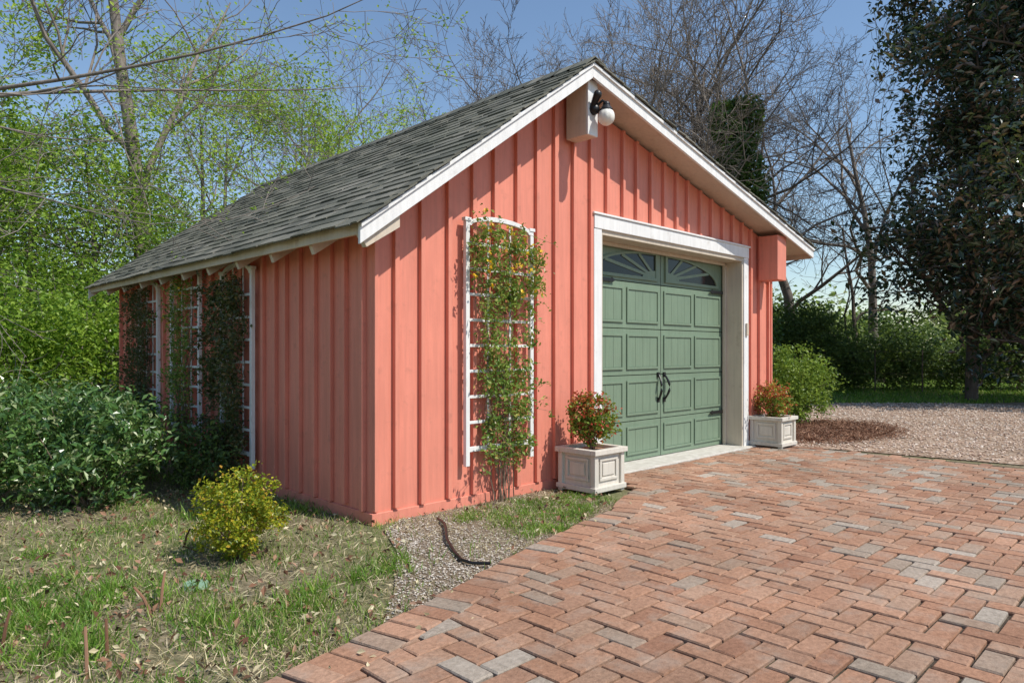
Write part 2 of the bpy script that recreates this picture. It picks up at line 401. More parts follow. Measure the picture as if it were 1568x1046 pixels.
# ------------------------------------------------------------------ grass
CAM = np.array([-2.525,-3.832])
def blades(P, h, w, mt=0, lean=.5):
    n = len(P); a = R.uniform(0,6.28,n); hh = h*R.uniform(.4,1.3,n)
    dx = np.stack([np.cos(a),np.sin(a),np.zeros(n)],1)
    l = R.normal(size=(n,3))*lean; l[:,2] = 1; l /= np.linalg.norm(l,axis=1)[:,None]
    ww = (w*R.uniform(.6,1.3,n))[:,None]
    A = P-dx*ww; B = P+dx*ww; mid = P+l*hh[:,None]*.55
    l2 = l.copy(); l2[:,:2] *= 1.9; l2 /= np.linalg.norm(l2,axis=1)[:,None]
    T = mid + l2*hh[:,None]*.5
    V = np.stack([A,B,mid+dx*ww*.7,mid-dx*ww*.7,T],1).reshape(-1,3)
    i = np.arange(n)[:,None]*5
    return (V, [i+np.array([[0,1,2,3]]), i+np.array([[3,2,4]])], mt)
ggl = [(.42,-.02),(.2,-.02),(-.02,-.16),(-.18,-.62),(-.50,-1.12),(-.80,-1.46),(-.2,-1.26),(.28,-1.1),(.5,-.6),(.6,-.2)]
def lawnpts(n, x0,x1,y0,y1, power=1.0):
    P = np.stack([R.uniform(x0,x1,n), R.uniform(y0,y1,n)],1)
    d = np.linalg.norm(P-CAM,axis=1)
    keep = R.random(n) < np.minimum(1,(2.2/np.maximum(d,1.0))**power)
    P = P[keep]
    P = P[(P[:,1] > fe(P[:,0])+.01)]
    P = P[~((P[:,0]>-.02)&(P[:,0]<5.8)&(P[:,1]>-.03)&(P[:,1]<5.5))]
    P = P[~(inpoly(P+R.normal(size=P.shape)*.08,ggl) & (R.random(len(P))<.975))]
    return P
def patch(P, sc, seed):
    r2 = np.random.default_rng(seed); s = np.zeros(len(P))
    for k in range(9):
        f = r2.normal(size=2)*sc*(1+k*.35); s += np.sin(P@f+r2.uniform(0,6.28))/(1+k*.2)
    return s/2.6
P = lawnpts(430000,-7,.5,-3,7,1.2)
pt = patch(P,2.6,5)
keep = R.random(len(P)) < np.clip(.48+.6*pt,.07,1)
P = P[keep]; pt = pt[keep]
h = .05+.035*np.clip(pt,0,1)
parts = [blades(np.c_[P,np.full(len(P),-.035)], h, .0026)]
T = np.stack([R.uniform(-3.8,.2,560),R.uniform(-1.9,1.1,560)],1)
T = T[T[:,1]>fe(T[:,0])+.05]
T = T[(patch(T,2.0,9)>-.1)&((T[:,0]<-.1)|(T[:,1]<-.1))]
Q = np.repeat(T,90,axis=0)+R.normal(size=(len(T)*90,2))*np.repeat(R.uniform(.02,.09,(len(T),1)),90,axis=0)
Q = Q[(Q[:,1]>fe(Q[:,0])+.0)&((Q[:,1]<-.03)|(Q[:,0]<-.03))&~(inpoly(Q,ggl)&(R.random(len(Q))<.96))]
parts.append(blades(np.c_[Q,np.full(len(Q),-.035)], .085, .0029, 1, .6))
T = np.stack([R.uniform(.45,1.65,105),R.uniform(-1.0,-.06,105)],1); T = T[(T[:,1]>fe(T[:,0])+.03)&(T[:,1]<-.12-.25*R.random(len(T)))]
Q = np.repeat(T,65,axis=0)+R.normal(size=(len(T)*65,2))*.042
Q = Q[(Q[:,1]>fe(Q[:,0])-.01)&(Q[:,1]<-.03)]
parts.append(blades(np.c_[Q,np.full(len(Q),-.03)], .055, .0028, 1, .7))
Q = lawnpts(120000,-6,1.6,-3,4,1.4)
parts.append(leaves(np.c_[Q,R.uniform(-.032,-.008,len(Q))], .07, .055, 2, .8))
Q = np.stack([R.uniform(.0,1.65,3500),R.uniform(-1.15,-.03,3500)],1); Q = Q[Q[:,1]>fe(Q[:,0])+.02]
parts.append(leaves(np.c_[Q,R.uniform(-.022,-.01,len(Q))], .05, .06, 2, .9))
make('grass', parts, ['grass','grass_lush','thatch'])
Q = np.concatenate([lawnpts(3200,-4,1.7,-2.5,2,0.6)])
make('fallen_leaves', [leaves(np.c_[Q,R.uniform(-.012,.018,len(Q))], .042, .55, 0, .5), leaves(np.c_[Q+R.normal(size=Q.shape)*.3,R.uniform(-.012,.012,len(Q))], .035, .5, 1, .5)], ['mulch','thatch'])
Q = np.stack([R.uniform(5.9,30,90000),R.uniform(-6,9,90000)],1)
Q = Q[~inpoly(Q,gp)]
make('grass_verge', [blades(np.c_[Q,np.full(len(Q),-.035)], .10, .012, 0, .5)], ['grass_lush'])

# ------------------------------------------------------------------ garage
gar = bpy.data.objects.new('garage', None); scene.collection.objects.link(gar)
AX, AZ, LX, LZ, RX, RZ = 1.86, 3.42, -.28, 1.87, 6.22, 2.38
def rz(x): return AZ-(AX-x)*(AZ-LZ)/(AX-LX) if x < AX else AZ-(x-AX)*(AZ-RZ)/(RX-AX)
W, D, t = 5.73, 5.4, .12
OX0, OX1, OZ = 2.35, 4.98, 2.17
wt = .105
f = []
f.append(prism([(0,-.05),(OX0,-.05),(OX0,rz(OX0)-wt),(AX,rz(AX)-wt),(0,rz(0)-wt)],0,t))
f.append(prism([(OX0,OZ),(OX1,OZ),(OX1,rz(OX1)-wt),(OX0,rz(OX0)-wt)],0,t))
f.append(prism([(OX1,-.05),(W,-.05),(W,rz(W)-wt),(OX1,rz(OX1)-wt)],0,t))
f.append(prism([(0,-.05),(W,-.05),(W,rz(W)-wt),(AX,rz(AX)-wt),(0,rz(0)-wt)],D-t,D))
f.append(box(0,t,t,D-t,-.05,rz(0)-wt)); f.append(box(W-t,W,t,D-t,-.05,rz(W)-wt))
make('walls', f, ['pink'], parent=gar)
b = []
x = .165
while x < W-.05:
    bx = x+R.normal()*.010; hw = .019+R.normal()*.0015
    zt = min(rz(bx-hw),rz(bx+hw))-wt-.002
    z0 = .055+R.normal()*.006
    if bx+hw > OX0-.11 and bx-hw < OX1+.11: z0 = OZ+.145
    b.append(box(bx-hw,bx+hw,-.032-R.random()*.004,.0,z0,zt))
    x += .228
b.append(box(.0,.028,-.024,0,.055,rz(0)-wt-.01))
b.append(box(W-.03,W,-.024,0,.055,rz(W)-wt-.01))
y = .10
while y < D-.04:
    yy = y+R.normal()*.010
    b.append(box(-.030-R.random()*.004,0,yy-.019,yy+.019,.05+R.normal()*.008,rz(0)-wt-.0))
    y += .208
make('battens', b, ['pink'], parent=gar, bevel=.003)
make('skirt_board', [box(-.016,2.235,-.016,0,-.04,.045), box(5.095,W+.016,-.016,0,-.04,.045), box(-.016,0,.0,D,-.04,.045)], ['pink'], parent=gar, bevel=.004)
th = .075
def slab(xa,xb,y0,y1,dz0,dz1,mt=0):
    return prism([(xa,rz(xa)-dz0),(xb,rz(xb)-dz0),(xb,rz(xb)-dz1),(xa,rz(xa)-dz1)],y0,y1,mt)
make('roof_deck', [slab(LX,AX,-.3,D+.12,.014,th), slab(AX,RX,-.3,D+.12,.014,th)], ['cream'], parent=gar)
fa = [slab(LX-.02,AX,-.325,-.301,.012,.135), slab(AX,RX,-.325,-.301,.012,.125)]
fa += [slab(LX-.02,AX,D+.121,D+.145,.012,.135), slab(AX,RX,D+.121,D+.145,.012,.125)]
make('rake_fascia', fa, ['white'], parent=gar, bevel=.003)
make('rake_drip_board', [slab(LX-.02,AX,-.34,-.3255,.014,.04), slab(AX,RX,-.34,-.3255,.014,.04)], ['white'], parent=gar, bevel=.002)
ea = [box(LX-.002,LX+.018,-.3,D+.12,LZ-.085,LZ-.02)]
ea.append(prism([(LX-.01,LZ-.08),(0,rz(0)-wt-.0),(0,rz(0)-wt-.11),(LX+.04,LZ-.16)],-.3,-.255))
y = .35
while y < D:
    ea.append(prism([(LX+.02,LZ-.065),(0,rz(0)-.08),(0,rz(0)-.19),(LX+.05,LZ-.14)],y-.02,y+.02)); y += .58
ea.append(box(RX-.02,RX,-.3,D+.12,RZ-.13,RZ-.02))
make('eave_boards', ea, ['cream'], parent=gar, bevel=.003)
def shingles(xa, xb):
    a = np.array([xa,0,rz(xa)]); bb = np.array([xb,0,rz(xb)])
    u = bb-a; Ls = np.linalg.norm(u); u /= Ls
    nrm = np.array([-u[2],0,u[0]]);
    if nrm[2] < 0: nrm = -nrm
    parts = []; e = .115; s = -.03
    while s < Ls-.02:
        y = -.35-R.random()*.2
        while y < D+.15:
            wd = R.uniform(.13,.26); y1 = min(y+wd, D+.155+R.normal()*.006); y0 = max(y,-.354+R.normal()*.005)
            if y1-y0 > .03:
                s0 = s+R.choice([0,-.008,.003])+R.normal()*.004; s1 = min(s0+e*1.5, Ls)
                hb = .016+R.choice([0,.005])+R.normal()*.001; ht = .007; tk=.010
                V = []
                for (ss,yy,hh) in [(s0,y0,hb-tk),(s0,y1-.004,hb-tk),(s1,y1-.004,ht-tk),(s1,y0,ht-tk),(s0,y0,hb),(s0,y1-.004,hb),(s1,y1-.004,ht),(s1,y0,ht)]:
                    V.append(a+u*ss+np.array([0,yy,0])+nrm*(hh-.006+.003+.003*math.sin(yy*2.1+1)*(1-ss/Ls)))
                parts.append((np.array(V),QF,0))
            y += wd
        s += e
    return merge(parts)
make('roof_shingles', [shingles(LX-.03,AX), shingles(RX+.02,AX)], ['shingle'], parent=gar)
cp = []
y = -.35
while y < D+.1:
    for sgn,(xa) in ((1,AX-.12),(-1,AX+.14)):
        cp.append(prism([(xa,rz(xa)+.018),(AX,AZ+.026),(AX,AZ+.036),(xa,rz(xa)+.030)],y,y+.2))
    y += .17
make('ridge_caps', cp, ['shingle'], parent=gar)
make('gable_box', [box(1.865,1.995,-.25,-.037,2.85,rz(1.9)-.09)], ['cream'], parent=gar, bevel=.004)
make('gable_board', [box(1.867,1.993,-.268,-.251,2.85,rz(1.9)-.11)], ['white'], parent=gar, bevel=.003)
make('corner_box', [box(5.33,5.56,-.27,-.037,1.93,rz(5.56)-.09)], ['pink'], parent=gar, bevel=.005)
tr = [box(OX0-.11,OX0,-.034,.0,.01,OZ), box(OX1,OX1+.11,-.034,.0,.01,OZ), box(OX0-.11,OX1+.11,-.040,0,OZ,OZ+.12), box(OX0-.13,OX1+.13,-.052,.0,OZ+.121,OZ+.14)]
make('door_trim', tr, ['white'], parent=gar, bevel=.004)
jb = [box(OX0-.004,OX0+.025,-.02,.23,.01,OZ-.003), box(OX1-.025,OX1+.004,-.02,.23,.01,OZ-.003), box(OX0+.025,OX1-.025,-.02,.23,OZ-.045,OZ+.0)]
jb += [box(OX1-.06,OX1-.026,.17,.205,.01,OZ-.06), box(OX0+.026,OX0+.06,.17,.205,.01,OZ-.06), box(OX0+.061,OX1-.061,.17,.205,OZ-.08,OZ-.046)]
make('door_jambs', jb, ['cream'], parent=gar, bevel=.003)
Y = .225
dx0, dx1 = OX0+.03, OX1-.03; cx = (dx0+dx1)/2
rows = [.015,.405,.86,1.32,1.78,2.14]
g = []
for i in range(5):
    z0, z1 = rows[i]+.004, rows[i+1]-.004
    g.append(box(dx0,dx1,Y,Y+.04,z0,z1))
    if i < 4:
        for side in (-1,1):
            xs = [.05,.60,.66,1.22]
            for (a,c2) in ((xs[0],xs[1]),(xs[2],xs[3])):
                xa, xb = (cx+a, cx+c2) if side > 0 else (cx-c2, cx-a)
                za, zb = z0+.055, z1-.05; q = .022; pr = .014
                g += [box(xa,xb,Y-pr,Y,za,za+q),box(xa,xb,Y-pr,Y,zb-q,zb),box(xa,xa+q,Y-pr,Y,za+q,zb-q),box(xb-q,xb,Y-pr,Y,za+q,zb-q)]
                npk = 4; wd = (xb-xa-2*q)/npk
                for k in range(npk):
                    g.append(box(xa+q+wd*k+.0015,xa+q+wd*(k+1)-.0015,Y-.004,Y,za+q+.002,zb-q-.002))
g.append(box(cx-.0035,cx+.0035,Y-.002,Y,.02,2.13,1))
make('garage_door', g, ['green','gap'], parent=gar, bevel=.0025)
make('door_backing', [box(dx0,dx1,Y+.041,Y+.05,.012,2.15)], ['gap'], parent=gar)
gl, fr = [], []
for side in (-1,1):
    x0 = .10; rx, rzz, zb = 1.02, .235, 1.845
    pts = [(x0,zb)]+[(x0+rx*math.cos(a), zb+rzz*math.sin(a)) for a in np.linspace(0,math.pi/2,16)]
    gl.append(prism([(cx+side*p[0],p[1]) for p in pts], Y-.004, Y-.001))
    arc = [(x0+rx*math.cos(a), zb+rzz*math.sin(a)) for a in np.linspace(0,math.pi/2,20)]
    arc2 = [(x0+(rx+.05)*math.cos(a)-.0, zb+(rzz+.022)*math.sin(a)) for a in np.linspace(0,math.pi/2,20)]
    for i in range(19):
        fr.append(prism([(cx+side*q[0],q[1]) for q in (arc[i],arc2[i],arc2[i+1],arc[i+1])],Y-.018,Y-.0005))
    fr.append(prism([(cx+side*q[0],q[1]) for q in ((x0-.03,zb-.03),(x0+rx+.05,zb-.03),(x0+rx+.05,zb),(x0-.03,zb))],Y-.0185,Y-.0005))
    fr.append(prism([(cx+side*q[0],q[1]) for q in ((x0-.03,zb),(x0+.012,zb),(x0+.012,zb+rzz+.022),(x0-.03,zb+rzz+.022))],Y-.019,Y-.0005))
    for tdeg in (33,55,73):
        tt = math.radians(tdeg)
        ex, ez = x0+rx*math.cos(tt), zb+rzz*math.sin(tt)
        dxx, dzz = ex-x0, ez-zb; ln = math.hypot(dxx,dzz); px, pz = -dzz/ln*.015, dxx/ln*.015
        fr.append(prism([(cx+side*q[0],q[1]) for q in ((x0-px,zb-pz),(ex-px,ez-pz),(ex+px,ez+pz),(x0+px,zb+pz))],Y-.012-tdeg*.00001,Y-.0005))
    hub = [(x0,zb)]+[(x0+.24*math.cos(a), zb+.075*math.sin(a)) for a in np.linspace(0,math.pi/2,8)]
    fr.append(prism([(cx+side*p[0],p[1]) for p in hub],Y-.0135,Y-.0005))
make('door_window_glass', gl, ['glass'], parent=gar)
make('door_window_frames', fr, ['green'], parent=gar)
hw = []
for side in (-1,1):
    hx = cx+side*.055
    zz = np.linspace(0,1,9)
    hw.append(tube([(hx+side*.02*math.sin(math.pi*q)*1.0, Y-.018-.045*math.sin(math.pi*q), .60+.25*q) for q in zz], .010+.004*np.sin(np.pi*zz), 6))
    hw.append(box(hx-.018,hx+.018,Y-.016,Y-.001,.83,.88)); hw.append(box(hx-.018,hx+.018,Y-.016,Y-.001,.57,.62))
    for zc in (1.775,.40):
        e = dx0+.19 if side < 0 else dx1-.035
        a = e; c2 = e-side*.24
        hw.append(box(min(a,c2),max(a,c2),Y-.028,Y-.0195,zc-.017,zc+.017))
        hw.append(prism([(c2+side*.01,zc-.026),(c2-side*.045,zc),(c2+side*.01,zc+.026)],Y-.029,Y-.0195))
make('door_hardware', hw, ['black'], parent=gar)
make('keypad', [box(OX1+.03,OX1+.075,-.056,-.035,1.28,1.42)], ['cream'], parent=gar, bevel=.004)

def sphere(c, r, mt=0, nu=20, nv=12, zs=1, ribs=0):
    V, F = [], []
    for i in range(nv+1):
        ph = math.pi*i/nv
        for j in range(nu):
            a = 2*math.pi*j/nu; rr = r*(1+ribs*math.cos(a*10))
            V.append((c[0]+rr*math.sin(ph)*math.cos(a), c[1]+rr*math.sin(ph)*math.sin(a), c[2]+r*zs*math.cos(ph)))
    for i in range(nv):
        for j in range(nu):
            F.append((i*nu+j,(i+1)*nu+j,(i+1)*nu+(j+1)%nu,i*nu+(j+1)%nu))
    return (np.array(V),np.array(F),mt)
lx, ly, o_ = 1.975, -.37, .05
lp = [sphere((lx,ly,2.99),.068,0,40,14,1.05,.02),
      tube([(lx,ly,3.085),(lx,ly,3.045)],[.028,.055],14,1), sphere((lx,ly,3.088),.030,1),
      tube([(1.93,-.32+o_,3.04),(1.935,-.36+o_,3.09),(1.95,-.40+o_,3.12),(lx,ly,3.10)],.012,8,1),
      tube([(1.93,-.318+o_,3.06),(1.93,-.335+o_,3.06)],.045,14,1), sphere((1.93,-.335+o_,3.06),.043,1,16,8,1),
      tube([(1.91,-.33+o_,3.08),(1.90,-.39+o_,3.16)],[.022,.034],10,1), sphere((1.90,-.39+o_,3.16),.034,1,12,8)]
make('wall_lamp', lp, ['globe','black'], smooth=(0,1))

# ------------------------------------------------------------------ trellises & vines
def trellis(name, w, h, arch, loc, rotz, grid=True):
    p = []; s = .018
    for x in (0,w): p.append(box(x-s,x+s,-.070,-.038,0,h))
    for x in (0,w): p.append(box(x-s-.012,x+s+.012,-.076,-.034,h,h+.025))
    n = 14; arc = [(w/2-(w/2-.0)*math.cos(a), h-.03+arch*math.sin(a)) for a in np.linspace(0,math.pi,n)]
    arc2 = [(w/2-(w/2-.035)*math.cos(a), h-.03+(arch-.035)*math.sin(a)) for a in np.linspace(0,math.pi,n)]
    for i in range(n-1): p.append(prism([arc[i],arc[i+1],arc2[i+1],arc2[i]],-.071,-.040))
    p.append(box(s,w-s,-.066,-.040,.10,.135))
    z = .30
    while z < h-.1:
        p.append(box(s,w-s,-.058,-.048,z,z+.022)); z += .185
    for fx in (.33,.67): p.append(box(w*fx-.010,w*fx+.010,-.0475,-.039,.136,h-.03+arch*.9))
    return make(name, p, ['white'], loc=loc, rotz=rotz, bevel=.002)
trellis('garden_trellis',.665,1.76,.09,(.755,0,.27),0)
trellis('garden_trellis',.60,1.62,.11,(0,2.26,.14),-math.pi/2)
trellis('garden_trellis',.72,1.58,.10,(0,3.49,.27),-math.pi/2)
trellis('garden_trellis',.60,1.56,.11,(0,4.49,.20),-math.pi/2)
def vine(name, w, h, prof, nleaf, lsz, mats, loc, rotz, fl=0, seed=1):
    rng = np.random.default_rng(seed); st = []
    for k in range(12):
        x = w*.5+rng.normal()*.04; pts = []; z = -loc[2]-.03; tx = w*rng.uniform(.1,.9)
        top = h*rng.uniform(.6,1.02)
        n = 22
        for i in range(n+1):
            f = i/n; zz = z+(top-z)*f
            xx = x+(tx-x)*min(1,f*1.3)+.05*math.sin(f*9+k*1.7)*min(1,f*3)
            pts.append((xx, -.065-.03*abs(math.sin(f*13+k)), zz))
        st.append(tube(pts, np.linspace(.006,.002,n+1), 4))
    P = []
    for c in range(240):
        f = rng.random(); k = prof(f)
        if rng.random() > k[0]: continue
        cxx = w*(.5+k[2]+rng.uniform(-.5,.5)*k[1])
        P.append((cxx, -.09-abs(rng.normal())*.055*k[1], h*f, k[0]))
    P = np.array(P); idx = rng.integers(0,len(P),nleaf)
    Q = P[idx,:3]+rng.normal(size=(nleaf,3))*np.array([.033,.028,.042])
    Q[:,1] = np.minimum(Q[:,1],-.045)
    for c in range(34):
        b = P[rng.integers(0,len(P)),:3]; d = np.array([rng.normal()*.8, -abs(rng.normal())*.5, rng.uniform(-.3,1)]); d/=np.linalg.norm(d)
        pp = [b+d*q*rng.uniform(.18,.3)+np.array([0,0,-.25*q*q*.3]) for q in np.linspace(0,1,5)]
        st.append(tube(pp,.0015,3)); ex = np.array(pp)[[2,3,4]]; Q = np.concatenate([Q, np.repeat(ex,3,axis=0)+rng.normal(size=(9,3))*.015])
    parts = [merge(st,0), leaves(Q, lsz, .55, 1, .1, rng)]
    if fl:
        hi = P[(P[:,2]>h*.7)]
        cc = hi[rng.integers(0,len(hi),fl),:3]+rng.normal(size=(fl,3))*.04+np.array([.02,-.045,0])
        parts.append(leaves(np.repeat(cc,4,axis=0)+rng.normal(size=(fl*4,3))*.008,.03,.7,2,.1,rng))
    return make(name, parts, mats, loc=loc, rotz=rotz)
vine('climbing_vine',.665,1.80,lambda f:(1.0 if f>.72 else .62, (1.05 if f>.72 else .74-.1*math.sin(f*9)), .04 if f<.7 else .02), 4900, .036, ['twig','leaf_vine','flower_y'], (.755,0,.27),0,45,3)
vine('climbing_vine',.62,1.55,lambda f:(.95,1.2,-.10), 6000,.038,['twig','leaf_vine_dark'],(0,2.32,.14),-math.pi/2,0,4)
vine('climbing_vine',.62,1.55,lambda f:(.8,.8,0), 2100,.036,['twig','leaf_vine','flower_y'],(0,3.44,.27),-math.pi/2,6,5)
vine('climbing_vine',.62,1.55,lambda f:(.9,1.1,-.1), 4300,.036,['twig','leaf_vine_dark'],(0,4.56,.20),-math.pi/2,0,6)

# ------------------------------------------------------------------ planters
def planter(loc):
    s, h = .19, .35; p = []
    p.append(box(-s+.02,s-.02,-s+.02,s-.02,.03,h-.045,0))
    for sx in (-1,1):
        for sy in (-1,1): p.append(box(sx*s-(.045 if sx>0 else 0),sx*s+(.045 if sx<0 else 0),sy*s-(.045 if sy>0 else 0),sy*s+(.045 if sy<0 else 0),0,h-.04,0))
    p.append(box(-s-.012,s+.012,-s-.012,s+.012,.02,.06,0))
    o, i = s+.020, s-.03
    p += [box(-o,o,-o,-i,h-.04,h,0),box(-o,o,i,o,h-.04,h,0),box(-o,-i,-i,i,h-.04,h,0),box(i,o,-i,i,h-.04,h,0)]
    for ax in range(4):
        c, sn = [(1,0),(0,1),(-1,0),(0,-1)][ax]
        for (a,b2,z0,z1,dp) in ((-.115,.115,.10,.125,.012),(-.115,.115,.255,.28,.012),(-.115,-.09,.125,.255,.012),(.09,.115,.125,.255,.012),(-.075,.075,.14,.24,.008)):
            V,F,_ = box(a,b2,-(s-.02)-dp,-(s-.02),z0,z1)
            V = np.stack([V[:,0]*c-V[:,1]*sn, V[:,0]*sn+V[:,1]*c, V[:,2]],1); p.append((V,F,0))
    p.append(box(-i,i,-i,i,h-.06,h-.03,1))
    return make('planter_box', p, ['planter','mulch'], loc=loc, bevel=.004)
planter((1.88,-.29,-.02)); planter((5.31,-.22,0.0))
def shrub(name, c, r, ncl, nlf, clr, lsz, lw, mats, mixf=None, stems=14, up=.3, seed=1, shell=.35, base=None):
    rng = np.random.default_rng(seed)
    P, cc = cloud((0,0,r[2]), r, ncl, nlf, clr, rng, shell)
    P = P[P[:,2]>.0]
    tb = []
    for k in range(stems):
        e = cc[rng.integers(0,ncl)]; m_ = e*.5+rng.normal(size=3)*.03*r[0]; m_[2]=max(.02,m_[2])
        tb.append(tube([np.array([rng.normal()*.05*r[0],rng.normal()*.05*r[0],base if base else -.05]), m_, e],[.012*r[2]+.003,.008*r[2]+.002,.002],5))
    parts = [merge(tb,0)]
    if mixf:
        sel = rng.random(len(P)) < mixf[0] + (mixf[1] if len(mixf)>1 else 0)*(P[:,2]>r[2]*1.2)
        parts += [leaves(P[~sel],lsz,lw,1,up,rng), leaves(P[sel],lsz,lw,2,up,rng)]
    else: parts.append(leaves(P,lsz,lw,1,up,rng))
    return make(name, parts, mats, loc=c)
shrub('potted_shrub',(1.88,-.29,.34),(.17,.17,.21),90,3200,.03,.035,.6,['twig','leaf_box2','leaf_red'],(.25,.35),10,.2,21,base=-.05)
shrub('potted_shrub',(5.31,-.22,.34),(.19,.19,.19),80,2400,.035,.035,.6,['twig','leaf_box2','leaf_red'],(.35,.35),10,.2,22,base=-.05)
shrub('boxwood_shrub',(-.92,-.08,-.03),(.25,.25,.235),170,6500,.022,.024,.6,['twig','leaf_box'],None,14,.3,23)
shrub('boxwood_shrub',(8.15,.75,-.03),(.54,.54,.60),260,9000,.06,.05,.6,['twig','leaf_box2'],None,14,.3,24)
for i,(c,r,nl) in enumerate([((-1.15,1.95,-.03),(.50,.50,.40),4500),((-1.75,2.45,-.03),(.66,.6,.44),6000),((-.75,2.9,-.03),(.42,.5,.38),4000),((-2.5,3.2,-.03),(.75,.7,.45),6000),((-1.3,4.0,-.03),(.8,.7,.42),5500),((-.45,4.6,-.03),(.4,.6,.35),3500)]):
    shrub('glossy_shrub',c,r,int(nl/60),nl,.08,.066,.42,['twig','leaf_shrub'],None,30,.25,30+i,.45)
shrub('ivy_ground_shrub',(-.35,2.1,-.03),(.26,.5,.26),60,1800,.05,.045,.6,['twig','leaf_hedge'],None,8,.3,40)

# ------------------------------------------------------------------ small things
make('garden_hose', [tube([(.36,-.22,-.01),(.30,-.36,-.005),(.20,-.50,.005),(.06,-.68,.0),(-.05,-.88,-.012),(-.12,-1.02,-.01),(-.13,-1.12,-.005),(-.08,-1.2,.0)],.009,8)], ['black'], smooth=(0,))
m, nt, out = newmat('green_plastic'); principled(nt, out, (.22,.34,.24), .6); M['gplastic'] = m
def disc(c, r, h, mt=0, n=24):
    V = [(c[0]+r*math.cos(2*math.pi*i/n), c[1]+r*math.sin(2*math.pi*i/n), c[2]) for i in range(n)]
    V2 = [(c[0]+r*.9*math.cos(2*math.pi*i/n), c[1]+r*.9*math.sin(2*math.pi*i/n), c[2]+h) for i in range(n)]
    return (np.array(V+V2), [np.array([[i,(i+1)%n,(i+1)%n+n,i+n] for i in range(n)]), np.array([list(range(n,2*n))])], mt)
make('valve_box_cover', [disc((-1.26,-.40,-.035),.062,.022), box(-1.28,-1.24,-.407,-.393,-.013,-.008)], ['gplastic'])
st = []
for (x,y,h) in [(-1.49,-.62,.12),(-1.53,-.66,.09),(-1.78,-.95,.10),(-1.88,-1.1,.13),(-2.05,-.62,.1),(-1.05,.35,.08)]:
    a = R.normal(size=2)*.015; st.append(tube([(x,y,-.04),(x+a[0],y+a[1],h*.5),(x+2*a[0],y+2*a[1],h)],[.007,.006,.005],6))
make('cut_stems', st, ['mulch'])

# ------------------------------------------------------------------ trees
bl = dict(len=(.72,.52,.5,.5), ang=(25,62))
bareA = tree('bare_tree',101,7.2,.15,dict(kids=(9,8,6,4),rmin=.0045,wob=.17,up=(.1,.25,.2,.2),start=(.28,.2,.15),**bl),mats=('bark',),loc=(13.0,7.2,0))
bareB = tree('bare_tree',102,8.4,.19,dict(kids=(10,8,6,4),rmin=.0045,wob=.19,start=(.22,.2,.15),up=(.1,.15,.2,.1),**bl),mats=('bark',),loc=(15.4,5.6,0),rotz=1)
bareC = tree('bare_tree',103,6.2,.11,dict(kids=(8,7,6,4),rmin=.0045,wob=.18,start=(.15,.2,.15),up=(.1,.5,.4,.3),**bl),mats=('bark_d',),loc=(11.8,10.6,0))
for (o,x,y,rot,s) in [(bareB,9.6,14.0,2.,.95),(bareA,19.5,8.2,3.,1.25),(bareC,17.6,6.6,.5,1.3),(bareA,24.4,4.6,4.,1.3),(bareB,16.2,12.4,5.,1.15),(bareB,12.4,9.0,4.2,.95),
                      (bareC,9.8,18.7,2.2,1.3),(bareC,20.9,4.2,2.5,.85),(bareC,14.4,10.4,4.1,1.4),(bareA,15.6,8.0,.6,1.35),(bareB,22,6.6,1.2,1.15),(bareA,12.2,14.4,1.9,1.2)]:
    inst('bare_tree',o,(x,y,0),rot,(s,s,s))
def ivy(rng):
    n = 16000; f = rng.random(n)**.8; a = rng.uniform(0,6.28,n)
    z = .8+f*6.6; rr = (.45+.75*np.abs(np.sin(z*1.7+a)))*(1-.45*f)*rng.random(n)**.4
    return [leaves(np.stack([rr*np.cos(a),rr*np.sin(a),z],1),.12,.7,1,.2,rng)]
tree('ivy_clad_tree',104,8.5,.17,dict(kids=(9,7,5,4),start=(.35,.2,.15),wob=.17,**bl),mats=('bark','leaf_ivy'),loc=(13.9,4.7,0),extra=ivy)
tree('tall_tree',105,12,.19,dict(kids=(8,6,5,4),start=(.32,.25,.2),ang=(22,48),wob=.13,up=(.1,.5,.3,.2),rmin=.005),True,2,.07,.6,.12,('bark','leaf_spring'),(2.1,11.3,0),2.2,frac=.25)
gA = tree('spring_tree',106,5.8,.10,dict(kids=(12,8,6),start=(.12,.15,.1),ang=(30,65),rmin=.005),True,9,.085,.6,.17,('bark','leaf_spring'),(3.5,11.2,0),0,frac=.9,up=.45)
gB = tree('spring_tree',107,5.2,.09,dict(kids=(13,8,6),start=(.08,.15,.1),ang=(35,75),rmin=.005),True,9,.09,.6,.18,('bark','leaf_mid'),(.1,11.9,0),0,frac=.9,up=.45)
for (o,x,y,rot,s,nm) in [(gA,5.2,11.0,1.,1.0,'spring_tree'),(gA,7.3,11.4,2.,1.0,'spring_tree'),(gB,1.2,10.9,3.,.95,'spring_tree'),(gB,-1.0,10.2,4.,.95,'spring_tree'),
                         (gB,2.3,9.6,.6,.7,'spring_tree'),(gA,-.4,14.0,5.,1.15,'spring_tree'),(gB,-4.5,12,2.,1.2,'spring_tree'),(gA,-2.6,12.2,4.4,1.15,'spring_tree'),(gB,9.3,11.6,1.1,.85,'spring_tree'),(gA,4.2,13.6,3.4,1.15,'spring_tree')]:
    inst(nm,o,(x,y,0),rot,(s,s,s))
tbs, tps = [], []
rng = np.random.default_rng(55)
cfg = dict(wob=.15, up=(.0,.05,.1,.1), tap=.88, rmin=.003, kids=(9,6,4), start=(.15,.2,.2), ang=(30,65), len=(.40,.5,.5))
trunk = [(-3.6,6.6,-.1),(-3.5,6.5,1.5),(-3.2,6.3,2.8),(-2.7,6.0,3.5)]
tbs.append(tube(trunk,[.15,.13,.10,.06],8)); tbs.append(tube([(-3.2,6.3,2.8),(-3.6,6.6,5),(-3.9,6.5,8)],[.09,.07,.03],8))
